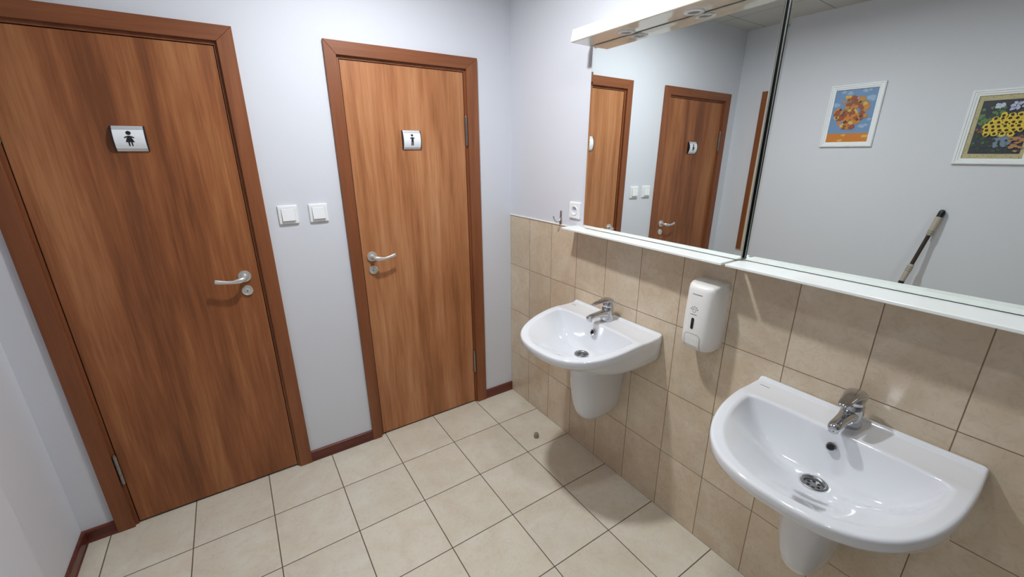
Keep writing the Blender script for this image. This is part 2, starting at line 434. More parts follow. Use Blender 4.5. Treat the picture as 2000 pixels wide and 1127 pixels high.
# ------------------------------------------------------------------ restroom signs on the doors
def sign(cx, cz, W, H, fig, label):
    t = thing('restroom_sign', label, 'sign', (cx, 0.003, cz), 'restroom signs on the doors')
    hh = H/2; bulge = 0.014
    def yy(z): return -(0.006 + bulge*(1-(z/hh)**2))
    n = 20; zs = [-hh + H*i/n for i in range(n+1)]
    m_ = MB()
    prof = [(yy(z), z) for z in zs] + [(0.0, hh), (0.0, -hh)]
    m_.rings([[(x, y, z) for y, z in prof] for x in (-W/2+0.002, W/2-0.002)])
    m_.build('sign_body', M_alu, t, autosmooth=40)
    m_ = MB()
    for s_ in (-1, 1):
        m_ = MB()
        prof2 = [(yy(z)-0.0012, z) for z in zs] + [(0.0, hh+0.001), (0.0, -hh-0.001)]
        m_.rings([[(x, y, z) for y, z in prof2] for x in (s_*(W/2-0.002), s_*(W/2+0.0015))])
        m_.build('end_cap', M_dark, t)
    m_ = MB(); z_lo, z_hi = -hh+0.009, hh-0.013
    zz = [z_lo + (z_hi-z_lo)*i/14 for i in range(15)]
    m_.rings([[(x, yy(z)-o_, z) for z in zz for o_ in (0.0006,)] for x in (-W/2+0.002, W/2-0.002)], closed=False, cap0=False, cap1=False)
    m_.build('insert', M_insert, t, smooth=True)
    for zc in (z_hi+0.0006, z_lo-0.0006):
        m_ = MB(); m_.box(-W/2+0.002, W/2-0.002, yy(zc)-0.0009, yy(zc), zc-0.0006, zc+0.0006)
        m_.build('groove', M_seam, t)
    # pictogram as slabs following the curved face
    m_ = MB()
    def poly(pts):
        # subdivide vertically by clipping into thin strips so it follows the curve
        zmin = min(p[1] for p in pts); zmax = max(p[1] for p in pts); k = max(1, int((zmax-zmin)/0.002))
        for i in range(k):
            a = zmin + (zmax-zmin)*i/k; c = zmin + (zmax-zmin)*(i+1)/k
            def span(z):
                xs = []
                for j in range(len(pts)):
                    (x0, z0), (x1, z1) = pts[j], pts[(j+1) % len(pts)]
                    if (z0 <= z <= z1 or z1 <= z <= z0) and abs(z1-z0) > 1e-9: xs.append(x0+(x1-x0)*(z-z0)/(z1-z0))
                return (min(xs), max(xs)) if xs else (0, 0)
            e = 1e-6
            (l0, r0), (l1, r1) = span(a+e), span(c-e)
            m_.add([(l0, yy(a)-0.0012, a), (r0, yy(a)-0.0012, a), (r1, yy(c)-0.0012, c), (l1, yy(c)-0.0012, c)], [(0,1,2,3)])
    def disc(x, z, r): poly([(x+r*math.cos(2*PI*i/24), z+r*math.sin(2*PI*i/24)) for i in range(24)])
    if fig == 'girl':
        disc(0.0, 0.0195, 0.0075); disc(-0.0115, 0.0175, 0.0017); disc(0.0115, 0.0175, 0.0017)
        poly([(-0.0035, 0.0100), (0.0035, 0.0100), (0.0060, 0.0060), (0.0125, -0.0125), (-0.0125, -0.0125), (-0.0060, 0.0060)])
        for s_ in (-1, 1):
            poly([(s_*0.002, 0.0098), (s_*0.007, 0.0090), (s_*0.0155, 0.0042), (s_*0.0150, 0.0015), (s_*0.0125, 0.0012), (s_*0.006, 0.0045)])
            poly([(s_*0.0018, -0.0124), (s_*0.0062, -0.0124), (s_*0.0060, -0.0255), (s_*0.0045, -0.0270), (s_*0.0025, -0.0265)])
    else:
        disc(0.0, 0.0215, 0.0062)
        poly([(-0.0055, 0.0125), (0.0055, 0.0125), (0.0058, -0.004), (0.0058, -0.010), (-0.0058, -0.010), (-0.0058, -0.004)])
        for s_ in (-1, 1):
            poly([(s_*0.002, 0.0130), (s_*0.008, 0.0115), (s_*0.0130, 0.0070), (s_*0.0125, 0.0048), (s_*0.0100, 0.0052), (s_*0.0050, 0.0075)])
            poly([(s_*0.0006, -0.009), (s_*0.0058, -0.009), (s_*0.0062, -0.0265), (s_*0.0045, -0.0275), (s_*0.0010, -0.0265)])
    m_.build('pictogram', M_dark, t)['label'] = 'black figure of a ' + fig
sign(-1.6815, 1.634, 0.093, 0.088, 'girl', 'silver square sign with a black girl figure on the left door')
sign(-0.5985, 1.641, 0.093, 0.090, 'boy', 'silver square sign with a black boy figure on the right door')

# ------------------------------------------------------------------ light switches
def rrect(hw, hh, r, n=5):
    out = []
    for cx, cz, a0 in ((hw-r, hh-r, 0), (-hw+r, hh-r, 90), (-hw+r, -hh+r, 180), (hw-r, -hh+r, 270)):
        for i in range(n+1):
            a = math.radians(a0+90*i/n); out.append((cx+r*math.cos(a), cz+r*math.sin(a)))
    return out
sw = thing('light_switch', 'white square rocker switch nearest the left door', 'light switch', (-1.207, 0, 1.3155), 'light switches between the doors')
m_ = MB(); m_.rings([[(x*s_, y, z*s_) for x, z in rrect(0.0405, 0.0415, 0.003)] for s_, y in ((1.0, 0), (1.0, -0.004), (0.96, -0.009), (0.80, -0.0105))], cap1=True)
m_.build('frame', M_pl, sw, autosmooth=30)
m_ = MB(); m_.rings([[(x*s_, y, z*s_) for x, z in rrect(0.0285, 0.0295, 0.0015)] for s_, y in ((1, -0.0095), (1, -0.0112))])
m_.build('switch_surround', M_plg, sw)
m_ = MB(); m_.add([(-0.0265,-0.0125,0.0275),(0.0265,-0.0125,0.0275),(0.0265,-0.0185,-0.0265),(-0.0265,-0.0185,-0.0265),
                   (-0.0265,-0.0095,0.0275),(0.0265,-0.0095,0.0275),(0.0265,-0.0095,-0.0275),(-0.0265,-0.0095,-0.0275)],
                  [(0,1,2,3),(7,6,5,4),(0,4,5,1),(1,5,6,2),(2,6,7,3),(3,7,4,0)])
m_.build('rocker', M_pl, sw, bevel=0.001)
dup(sw, (-1.080, 0, 1.3145), 'white square rocker switch nearest the right door')

# ------------------------------------------------------------------ socket and hook on the right wall
t = thing('power_socket', 'white round-recess power socket on the wall left of the mirror', 'socket', (0.004, -0.582, 1.3035))
m_ = MB(); m_.rings([[(x, y*s_, z*s_) for y, z in rrect(0.0405, 0.0405, 0.004)] for s_, x in ((1, 0), (1, -0.005), (0.95, -0.009), (0.85, -0.010))], cap1=False, cap0=False)
# ring from plate edge to round recess
rr_ = rrect(0.0405*0.85, 0.0405*0.85, 0.0034)
import itertools
ri = [(-0.010, y, z) for y, z in rr_]; ro = []
for y, z in rr_:
    a = math.atan2(z, y); ro.append((-0.010, 0.0215*math.cos(a), 0.0215*math.sin(a)))
r2 = [(0.002, y*0.93, z*0.93) for _, y, z in ro]
m_.rings([ri, ro, r2], cap0=False, cap1=True)
m_.build('face_plate', M_pl, t, autosmooth=35)
m_ = MB(); m_.lathe((-0.010, 0, 0), (-1,0,0), [(0.0195,-0.0005),(0.0200,0.0025),(0.0225,0.0028),(0.0238,0.0012),(0.0238,-0.0005)], 40, cap0=False, cap1=False)
m_.build('socket_ring', M_pl, t, autosmooth=35)
m_ = MB(); m_.lathe((0.0012, 0, 0), (-1,0,0), [(0.0195,0.0),(0.0195,0.0004)], 36)
m_.build('recess_floor', M_plg, t)
for s_ in (-1, 1):
    m_ = MB(); m_.lathe((0.0009, s_*0.0095, 0), (-1,0,0), [(0.0030,0),(0.0030,0.0008)], 14)
    m_.build('pin_hole', M_black, t)
    m_ = MB(); m_.box(-0.009, 0.001, -0.003, 0.003, s_*0.0185-0.0015, s_*0.0185+0.0015)
    m_.build('earth_clip', M_steel, t)
t = thing('wall_hook', 'small chrome J-shaped hook just above the tile edge', 'hook', (0.004, -0.475, 1.225))
m_ = MB(); m_.rings([[(-0.0, y, z), (-0.006, y, z), (-0.006, y2, z), (0, y2, z)] for y, y2, z in [(-0.009, 0.009, -0.006)]*1 + [(-0.009, 0.009, 0.010), (-0.006, 0.006, 0.030), (-0.005, 0.005, 0.066)]])
m_.build('hook_plate', M_chrome, t, bevel=0.0012)
m_ = MB(); m_.tube([(-0.004,0,0.030),(-0.010,0,0.016),(-0.020,0,0.008),(-0.032,0,0.009),(-0.043,0,0.018),(-0.050,0,0.030),(-0.053,0,0.042)], [0.0035,0.0035,0.003,0.003,0.003,0.003,0.0034], 12)
m_.build('hook_arm', M_chrome, t, smooth=True)

# ------------------------------------------------------------------ mirrors (each hangs very slightly out of true)
def plane(m0, ty, tz):
    return lambda y, z: m0*0.303 + ty*(y+0.909) + tz*(z-1.515)
P1 = plane(-0.07696116, 0.01648415, 0.00873754)
P2 = plane(-0.07158505, -0.01212696, 0.01016181)
def mirror(Pf, ya, yb, za, zb, bev, label, br):
    """ya > yb : extents along the wall; the glass front follows Pf"""
    t = thing('wall_mirror', label, 'mirror', (0.0, (ya+yb)/2, za), None)
    org = (0.0, (ya+yb)/2, za)
    m_ = MB(org); b_ = bev; drop = 0.0007
    def P(y, z, off=0.0): return (Pf(y, z)+off, y, z)
    outer = [(ya, za), (yb, za), (yb, zb), (ya, zb)]
    inner = [(ya-b_, za+b_), (yb+br, za+b_), (yb+br, zb-b_), (ya-b_, zb-b_)]
    vi = [P(y, z) for y, z in inner]; vo = [P(y, z, drop) for y, z in outer]; vb = [P(y, z, 0.0028) for y, z in outer]
    m_.add(vi+vo, [(0,1,2,3),(0,4,5,1),(1,5,6,2),(2,6,7,3),(3,7,4,0)], 0)
    m_.add(vo+vb, [(0,4,5,1),(1,5,6,2),(2,6,7,3),(3,7,4,0),(4,7,6,5)], 1)
    m_.build('mirror_glass', [M_mirror, M_glassedge], t)
    m_ = MB(org); q = 0.002
    y2, y3, z2, z3 = ya-q, yb+q, za+q, zb-q
    c = [(y2,z2),(y3,z2),(y3,z3),(y2,z3)]
    m_.add([P(y,z,0.0029) for y,z in c] + [P(y,z,0.0125) for y,z in c],
           [(0,1,2,3),(4,7,6,5),(0,4,5,1),(1,5,6,2),(2,6,7,3),(3,7,4,0)])
    m_.build('backing_board', M_back, t)
    m_ = MB(org); q = 0.004; y2, y3, z2, z3 = ya-q, yb+q, za+q, zb-q
    c = [(y2,z2),(y3,z2),(y3,z3),(y2,z3)]
    m_.add([P(y,z,0.0126) for y,z in c] + [(0.0035 if z > 1.3 else -0.0005, y, z) for y,z in c],
           [(0,1,2,3),(4,7,6,5),(0,4,5,1),(1,5,6,2),(2,6,7,3),(3,7,4,0)])
    m_.build('shadow_gap_spacer', M_black, t)  # coloured black to paint the shade in the gap behind the board
    return t
mirror(P1, -0.668, -1.441, 1.233, 2.006, 0.012, 'left rectangular wall mirror that reflects the two doors', 0.002)
mirror(P2, -1.4455, -2.245, 1.233, 2.006, 0.012, 'right wall mirror that reflects the framed pictures', 0.012)

# ------------------------------------------------------------------ shelves under the mirrors
def shelf(ya, yb, xa, xb, label):
    t = thing('mirror_shelf', label, 'shelf', (0, (ya+yb)/2, 1.222), 'narrow white shelves under the mirrors')
    m_ = MB((0, (ya+yb)/2, 1.222)); z0, z1 = 1.2215, 1.2305
    m_.rings([[(0.0035, ya, z), (0.0035, yb, z), (xb, yb, z), (xa, ya, z)] for z in (z0, z1)])
    m_.build('shelf_board', M_shelf, t, bevel=0.002, seg=3)
    return t
shelf(-0.590, -1.421, -0.092, -0.112, 'narrow white shelf under the left mirror')
shelf(-1.434, -2.245, -0.112, -0.128, 'narrow white shelf under the right mirror')

# ------------------------------------------------------------------ light canopy above the left mirror
t = thing('mirror_canopy', 'white glossy canopy with round spotlights above the left mirror', 'light canopy', (0, -1.045, 2.008))
m_ = MB((0, -1.045, 2.008)); 
prof = [(0.004, 2.008), (-0.117, 2.010), (-0.121, 2.012), (-0.122, 2.024), (-0.118, 2.028), (-0.114, 2.058), (0.004, 2.058)]
m_.rings([[(x, y, z) for x, z in prof] for y in (-0.646, -1.441)])
m_.build('canopy_panel', M_lam, t, bevel=0.0015)
for i, y in enumerate((-0.886, -1.172)):
    m_ = MB((0, -1.045, 2.008)); m_.lathe((-0.055, y, 2.0095), (0,0,-1), [(0.020,0.0),(0.033,0.0),(0.032,0.004),(0.023,0.0065),(0.020,0.003)], 36, cap0=False, cap1=False)
    r_ = m_.build('spotlight', M_pl, t, autosmooth=30)
    m_ = MB((0, -1.045, 2.008)); m_.lathe((-0.055, y, 2.0095), (0,0,-1), [(0.0205,0.0),(0.0205,0.003)], 30)
    m_.build('lens', M_lens, r_)

# ------------------------------------------------------------------ washbasins
W2, DF = 0.272, 0.475          # half width, depth
DR = (-0.205, 0.0)             # drain centre (local x is negative towards the room)
ZT = 0.842
def out_in(x, y):              # x: distance from wall
    y = abs(y)
    if x < 0: return False
    if x < 0.13:
        wv = 0.268 + 0.004*min(1, x/0.1)
        r = 0.012
        if x < r: wv -= r - math.sqrt(max(0, r*r-(r-x)**2))
        return y < wv
    return ((x-0.13)/(DF-0.13))**2.5 + (y/W2)**2.5 < 1
def inn_in(x, y):
    y = abs(y); x0 = 0.158
    if x < x0: return ((x0-x)/0.026)**3.2 + (y/0.232)**3.2 < 1 if x > x0-0.026 else False
    return ((x-x0)/(0.440-x0))**2.35 + (y/0.232)**2.35 < 1
def radial(fn, th):
    dx, dy = math.cos(th), math.sin(th); lo, hi = 0.0, 0.7
    for _ in range(30):
        mid = (lo+hi)/2
        if fn(0.205+dx*mid, dy*mid): lo = mid
        else: hi = mid
    return lo
NT = 180
ths = [2*PI*i/NT for i in range(NT)]
ca = math.atan2(0.268, -0.205)
for extra in (ca, ca-0.02, ca+0.02, -ca, -ca+0.02, -ca-0.02): ths.append(extra % (2*PI))
ths = sorted(ths)
Ro = [radial(out_in, t_) for t_ in ths]; Ri = [radial(inn_in, t_) for t_ in ths]
def sm(t_): t_ = max(0, min(1, t_)); return t_*t_*(3-2*t_)
def ztop(x, y):
    z = ZT - 0.036*sm((x-0.11)/0.35)
    z += 0.009*(1-sm((x-0.015)/0.006))
    z -= 0.002*sm((x-0.03)/0.05)*(1-sm((x-0.10)/0.04))
    return z
def ring_r(rf, zf):
    out = []
    for k, t_ in enumerate(ths):
        r = rf(k); x = 0.205 + math.cos(t_)*r; y = math.sin(t_)*r
        out.append((-x, y, zf(k, x, y)))
    return out
rings = []
D = 0.127
def dprof(s, k):
    wf = sm((math.cos(ths[k])+0.25)/0.7)             # gentle shell towards the front, steep wall at the back
    back = D*(1-s**3.2)**0.9
    front = D*(0.5*(0.5+0.5*math.cos(PI*s)) + 0.5*(1-s**2.0))
    return back*(1-wf) + front*wf
rings.append(ring_r(lambda k: 0.0275, lambda k, x, y: ZT-0.010-D-0.004))
for s_ in (0.0, 0.06, 0.14, 0.24, 0.35, 0.46, 0.57, 0.67, 0.76, 0.84, 0.90, 0.94, 0.97, 0.988, 0.997):
    rings.append(ring_r(lambda k, s=s_: 0.030+(Ri[k]-0.030)*s, lambda k, x, y, s=s_: (ztop(x, y)-0.004)*sm(s) + (ZT-0.010)*(1-sm(s)) - dprof(s, k)))
rings.append(ring_r(lambda k: Ri[k]+0.003, lambda k, x, y: ztop(x, y)-0.0022))
rings.append(ring_r(lambda k: Ri[k]+0.008, lambda k, x, y: ztop(x, y)-0.0004))
for u in [0.1, 0.2, 0.3, 0.4, 0.5, 0.6, 0.7, 0.76, 0.80, 0.84, 0.87, 0.90, 0.93, 0.96]:
    rings.append(ring_r(lambda k, u=u: (Ri[k]+0.008)+(Ro[k]-0.009-Ri[k]-0.008)*u, lambda k, x, y: ztop(x, y)))
rings.append(ring_r(lambda k: Ro[k]-0.0085, lambda k, x, y: ztop(x, y)))
rings.append(ring_r(lambda k: Ro[k]-0.004, lambda k, x, y: ztop(x, y)-0.0012))
rings.append(ring_r(lambda k: Ro[k]-0.001, lambda k, x, y: ztop(x, y)-0.0045))
base = [(0.205+math.cos(t_)*r, math.sin(t_)*r) for t_, r in zip(ths, Ro)]
def under(sx, sy, dz, bl):
    out = []
    for X, Y in base:
        zz = (ztop(X, Y) if X > 0.03 else ZT+0.004)*(1-bl) + (ZT-0.006)*bl
        out.append((-X*sx, Y*sy, zz-dz))
    return out
for a in [(1, 1, 0.009, 0), (1, 1, 0.026, 0), (0.992, 0.998, 0.034, 0), (0.972, 0.993, 0.042, 0.2), (0.955, 0.99, 0.052, 0.4), (0.93, 0.985, 0.070, 0.7),
          (0.89, 0.975, 0.090, 1), (0.83, 0.95, 0.108, 1), (0.76, 0.90, 0.122, 1), (0.66, 0.80, 0.134, 1), (0.5, 0.55, 0.146, 1), (0.2, 0.2, 0.150, 1)]:
    rings.append(under(*a))
S1Y, S2Y = -0.893, -1.830
wb = thing('washbasin', 'white wall-hung ceramic washbasin with semi pedestal, nearest the doors', 'washbasin', (0, S1Y, 0), 'white washbasins')
m_ = MB(); m_.rings(rings, cap0=False, cap1=True)
basin = m_.build('basin', M_cer, wb, smooth=True)
# semi pedestal
m_ = MB(); rs = []
for z, dep, hw in [(0.694, 0.258, 0.107), (0.66, 0.255, 0.105), (0.58, 0.246, 0.100), (0.50, 0.236, 0.093), (0.44, 0.225, 0.085), (0.40, 0.212, 0.076), (0.375, 0.198, 0.067), (0.355, 0.178, 0.056), (0.343, 0.155, 0.044), (0.336, 0.125, 0.030), (0.333, 0.09, 0.014)]:
    r = []
    x0 = 0.0
    for i in range(41):
        a = -PI/2 + PI*i/40
        cx_, sy_ = math.cos(a), math.sin(a)
        ex = 2/2.5
        X = dep*(abs(cx_)**ex); Y = hw*math.copysign(abs(sy_)**ex, sy_)
        Y *= 1 - (0.16+0.5*(0.735-z))*(1-X/dep)                 # pulls in slightly where it meets the wall
        r.append((-X, Y, z))
    rs.append(r)
m_.rings(rs, closed=True, cap0=True, cap1=True)
m_.build('pedestal', M_cer, wb, autosmooth=50)
# drain
zd = ZT-0.010-D
m_ = MB(); m_.lathe((-0.205, 0, zd), (0,0,1), [(0.0275,-0.010),(0.031,-0.0015),(0.0325,0.0012),(0.031,0.0024),(0.0265,0.0018),(0.0225,-0.0015),(0.0215,-0.006)], 40, cap0=False, cap1=True)
dr = m_.build('drain', M_steel, wb, autosmooth=50)
m_ = MB()
for i in range(6):
    m_ = MB(); a = 2*PI*i/6+0.3; m_.lathe((-0.205+0.0135*math.cos(a), 0.0135*math.sin(a), zd-0.0062), (0,0,1), [(0.0040,0),(0.0040,0.0006)], 16)
    m_.build('strainer_hole', M_black, dr)
# overflow ring on the steep rear side of the bowl
oc = Vector((-0.1425, 0, ZT-0.046)); od = Vector((-0.93, 0, 0.36)).normalized()
m_ = MB(); m_.lathe(oc - od*0.004, od, [(0.0115,0),(0.0135,0.004),(0.0130,0.0085),(0.0100,0.0098),(0.0082,0.007)], 28, cap0=True, cap1=True)
ov = m_.build('overflow_ring', M_chrome, wb, autosmooth=50)
m_ = MB(); m_.lathe(oc + od*0.0033, od, [(0.0078,0),(0.0078,0.0006)], 24)
m_.build('overflow_hole', M_black, ov)
# small grey maker's mark on the deck
m_ = MB()
for k in range(7):
    y = 0.243 - 0.0042*k; m_.box(-0.0545, -0.0515, y-0.0016, y+0.0016, ztop(0.053, 0)-0.0002, ztop(0.053, 0)+0.0004)
m_.build('maker_mark', M_mark, wb)

# ------------------------------------------------------------------ faucets
fz = ztop(0.062, 0)-0.0006
fc = thing('faucet', 'chrome single-lever faucet on the washbasin nearest the doors', 'faucet', (-0.062, S1Y-0.004, fz), 'chrome faucets')
def ering(p, tdir, a, c, n=24, ex=2.0):
    tdir = Vector(tdir).normalized(); e1 = Vector((0,1,0)); e2 = tdir.cross(e1).normalized()
    out = []
    for i in range(n):
        q = 2*PI*i/n; cx_, sx_ = math.cos(q), math.sin(q); k = 2/ex
        out.append(Vector(p) + e1*a*math.copysign(abs(cx_)**k, cx_) + e2*c*math.copysign(abs(sx_)**k, sx_))
    return out
m_ = MB()
m_.rings([[(x+ox, y, z) for x, y in [(rx*math.cos(2*PI*i/36), ry*math.sin(2*PI*i/36)) for i in range(36)]]
          for rx, ry, ox, z in [(a_*1.17, b_*1.17, c_, d_) for a_, b_, c_, d_ in [(0.0255,0.0245,0,0), (0.0262,0.0250,0,0.004), (0.0255,0.0245,0,0.012), (0.0240,0.0235,0.0005,0.030), (0.0232,0.0228,0.001,0.050), (0.0228,0.0225,0.002,0.062), (0.0205,0.021,0.003,0.068), (0.015,0.016,0.003,0.071)]]])
m_.build('faucet_body', M_chrome, fc, smooth=True)
m_ = MB()
sp = [((-0.004,0,0.034),0.0205,0.0185),((-0.020,0,0.036),0.0195,0.0160),((-0.040,0,0.038),0.0165,0.0125),((-0.062,0,0.039),0.0145,0.0105),((-0.085,0,0.0385),0.0138,0.0095),((-0.104,0,0.0365),0.0138,0.0092),((-0.116,0,0.034),0.0125,0.0085),((-0.122,0,0.032),0.0085,0.0060)]
m_.rings([ering(p, (-1,0,0.0), a*1.12, c*1.1, ex=2.4) for p, a, c in sp])
m_.build('spout', M_chrome, fc, smooth=True)
m_ = MB(); m_.lathe((-0.108,0,0.031), (-0.12,0,-1), [(0.0118,0),(0.0120,0.006),(0.0112,0.007),(0.0112,0.0125),(0.0100,0.0135)], 28)
m_.build('aerator', M_chrome, fc, autosmooth=40)
m_ = MB()
lv = [((0.020,0,0.058),(0.25,0,1),0.0130,0.0040),((0.0225,0,0.072),(0.0,0,1),0.0175,0.0060),((0.019,0,0.086),(-0.5,0,1),0.0200,0.0090),((0.009,0,0.0955),(-1,0,0.6),0.0212,0.0105),((-0.006,0,0.0995),(-1,0,0.15),0.0210,0.0100),
      ((-0.024,0,0.1005),(-1,0,0.0),0.0188,0.0075),((-0.044,0,0.0995),(-1,0,-0.06),0.0160,0.0052),((-0.066,0,0.0975),(-1,0,-0.1),0.0132,0.0038),((-0.086,0,0.0945),(-1,0,-0.16),0.0108,0.0030),((-0.095,0,0.0925),(-1,0,-0.2),0.0070,0.0022)]
m_.rings([ering(p, t_, a*1.17, c*1.15, ex=2.2) for p, t_, a, c in lv])
m_.build('lever', M_chrome, fc, smooth=True)
m_ = MB(); m_.lathe((0.001,0,0.066), (0,0,1), [(0.0235,0),(0.0248,0.004),(0.0230,0.018),(0.019,0.027)], 32)
m_.build('cartridge_cap', M_chrome, fc, smooth=True)

dup(wb, (0, S2Y, 0), 'white wall-hung ceramic washbasin with semi pedestal, nearest the camera')
dup(fc, (-0.062, S2Y-0.002, fz), 'chrome single-lever faucet on the washbasin nearest the camera')

# ------------------------------------------------------------------ soap dispenser
t = thing('soap_dispenser', 'white soap dispenser with a black window on the tiles between the basins', 'soap dispenser', (0, -1.350, 0.88))
hw, dp = 0.058, 0.106
def dsec(z, dsc, wsc, y_n=2.6):
    out = []
    for i in range(37):
        a = -PI/2 + PI*i/36; cx_, sy_ = math.cos(a), math.sin(a)
        out.append((-(0.018 + (dp*dsc-0.018)*abs(cx_)**(2/4.2)) if abs(cx_) > 1e-6 else -0.0, hw*wsc*math.copysign(abs(sy_)**(2/3.0), sy_), z))
    out[0] = (-0.0, -hw*wsc, z); out[-1] = (-0.0, hw*wsc, z)
    out.insert(1, (-0.018, -hw*wsc, z)); out.insert(-1, (-0.018, hw*wsc, z))
    return out
prof = [(0.000,0.72,0.86),(0.004,0.82,0.93),(0.012,0.91,0.975),(0.026,0.965,1.0),(0.050,0.99,1.0),(0.090,1.0,1.0),(0.150,0.985,0.995),(0.205,0.945,0.985),(0.232,0.925,0.98),(0.243,0.895,0.97),(0.250,0.80,0.955),(0.254,0.58,0.94),(0.2555,0.30,0.93)]
m_ = MB(); m_.rings([dsec(z, a, b_) for z, a, b_ in prof])
m_.build('dispenser_cover', M_disp, t, autosmooth=55)
def dfront(z):
    for (z0, a0, w0), (z1, a1, w1) in zip(prof, prof[1:]):
        if z0 <= z <= z1: return -dp*(a0+(a1-a0)*(z-z0)/(z1-z0))
    return -dp
# the cover is flat in the middle of the front: decorations sit on it
def xsurf(y, z):
    s_ = min(0.999, abs(y)/hw)**(3.0/2)         # |sin|
    c_ = math.sqrt(max(0, 1-s_*s_))
    return -(0.018 + (-dfront(z)-0.018)*c_**(2/4.2))
def patch(mb_, pts, off=0.0006, mi=0):
    mb_.add([(xsurf(y, z)-off, y, z) for y, z in pts], [tuple(range(len(pts)))], mi)
def stripcurve(mb_, pts, wd, off=0.0007):
    for (y0, z0), (y1, z1) in zip(pts, pts[1:]):
        d_ = Vector((y1-y0, z1-z0)); n_ = Vector((-d_.y, d_.x)).normalized()*wd/2
        patch(mb_, [(y0+n_.x, z0+n_.y), (y1+n_.x, z1+n_.y), (y1-n_.x, z1-n_.y), (y0-n_.x, z0-n_.y)], off)
# push plate: arched outline low on the front
arch = [(-0.030, 0.010)] + [(-0.030, 0.010+0.045*k/6) for k in range(1, 7)]
arc2 = []
for i in range(9):
    a = PI - PI/2*i/8; arc2.append((-0.015+0.015*math.cos(a), 0.055+0.015*math.sin(a)))
left = [(-0.030, 0.006+0.049*k/7) for k in range(8)] + arc2[1:]
right = [(-y, z) for y, z in reversed(left)]
outl = left + right
m_ = MB(); stripcurve(m_, outl, 0.0012)
m_.build('push_plate_seam', M_seam, t)
m_ = MB()
for k in range(14):
    z0 = 0.008+0.061*k/14; z1 = 0.008+0.061*(k+1)/14
    def wdt(z): return 0.0285 if z < 0.055 else 0.015+0.0135*math.sqrt(max(0, 1-((z-0.055)/0.0150)**2))
    for j in range(6):
        f0, f1 = -1+2*j/6, -1+2*(j+1)/6
        patch(m_, [(f0*wdt(z0), z0), (f1*wdt(z0), z0), (f1*wdt(z1), z1), (f0*wdt(z1), z1)], 0.0003)
m_.build('push_plate', M_btn, t, smooth=True)
m_ = MB(); cy_ = 0.004
win = [(cy_+0.0055*math.cos(a), 0.1255+0.0055*math.sin(a)) for a in [PI*i/8 for i in range(9)]] + [(cy_-0.0055*math.cos(a), 0.0935-0.0055*math.sin(a)) for a in [PI*i/8 for i in range(9)]]
patch(m_, win, 0.0009); m_.build('level_window', M_dark, t)
m_ = MB()
icon_z = 0.158
stripcurve(m_, [(0.004+0.0062*math.cos(2*PI*i/18), icon_z+0.0062*math.sin(2*PI*i/18)) for i in range(19)], 0.0010)
for k in range(5):
    a = math.radians(20+35*k)
    stripcurve(m_, [(0.004+r*math.cos(a), icon_z+0.001+r*math.sin(a)) for r in (0.0095, 0.0155)], 0.0020 if k else 0.0024)
m_.build('hand_symbol', M_ink, t)['label'] = 'tiny dark printed hand symbol'
m_ = MB()
for k in range(7): patch(m_, [(0.0165-0.0038*k, 0.1445), (0.0165-0.0038*k, 0.1425), (0.0140-0.0038*k, 0.1425), (0.0140-0.0038*k, 0.1445)], 0.0007)
m_.build('small_lettering', M_ink, t)
m_ = MB()
for k in range(9): patch(m_, [(0.0200-0.0042*k, 0.2185), (0.0200-0.0042*k, 0.2160), (0.0170-0.0042*k, 0.2160), (0.0170-0.0042*k, 0.2185)], 0.0008)
m_.build('maker_lettering', M_ink, t)

# ------------------------------------------------------------------ door stop on the floor
m_ = MB((-0.172, -0.520, 0)); m_.lathe((-0.172, -0.520, 0), (0,0,1), [(0.0150,0),(0.0155,0.003),(0.0148,0.007),(0.0140,0.016),(0.0128,0.023),(0.0095,0.0285),(0.004,0.031)], 28)
o = m_.build('door_stop', M_stop, None, smooth=True); o.location = (-0.172, -0.520, 0)
tag(o, 'small tan rubber door stop on the floor beside the far washbasin', 'door stop')

# ------------------------------------------------------------------ pictures on the left wall
def picture(y_near, z0, W, H, border, label, art):
    """hangs on x = XJ ; y runs from y_near (high) to y_near - W"""
    org = (XJ, y_near-W/2, z0)
    t = thing('framed_picture', label, 'picture', org, 'white framed pictures on the left wall')
    m_ = MB(org)
    steps = [(0.0, 0.0), (0.0, 0.013), (0.004, 0.016), (0.010, 0.016), (0.012, 0.012), (0.020, 0.012), (0.022, 0.009), (border, 0.008), (border, 0.002)]
    rs = []
    for ins, hgt in steps:
        rs.append([(XJ+hgt, y_near-ins, z0+ins), (XJ+hgt, y_near-W+ins, z0+ins), (XJ+hgt, y_near-W+ins, z0+H-ins), (XJ+hgt, y_near-ins, z0+H-ins)])
    m_.rings(rs, cap0=True, cap1=False)
    m_.build('frame', M_frame, t)
    m_ = MB(org)
    w_, h_ = W-2*border, H-2*border
    lay = [0]
    def quad(u0, u1, v0, v1, mi):
        lay[0] += 1; x = XJ+0.0025+0.00003*lay[0]
        ys = lambda u: y_near-border-u*w_
        m_.add([(x, ys(u0), z0+border+v0*h_), (x, ys(u1), z0+border+v0*h_), (x, ys(u1), z0+border+v1*h_), (x, ys(u0), z0+border+v1*h_)], [(0,1,2,3)], mi)
    def blob(u, v, r, mi, rnd=0.25, sx=1.0, n=11):
        lay[0] += 1; x = XJ+0.0025+0.00003*lay[0]; pts = []
        ph = random.random()*6
        for i in range(n):
            a = ph+2*PI*i/n; rr = r*(1+rnd*(random.random()-0.5)*2)
            uu = min(1, max(0, u+rr*sx*math.cos(a)/w_)); vv = min(1, max(0, v+rr*math.sin(a)/h_))
            pts.append((x, y_near-border-uu*w_, z0+border+vv*h_))
        m_.add(pts, [tuple(range(n))], mi)
    mats = art(quad, blob)
    m_.build('artwork', mats, t)
A = lambda n, c: mat(n, c, 0.5)
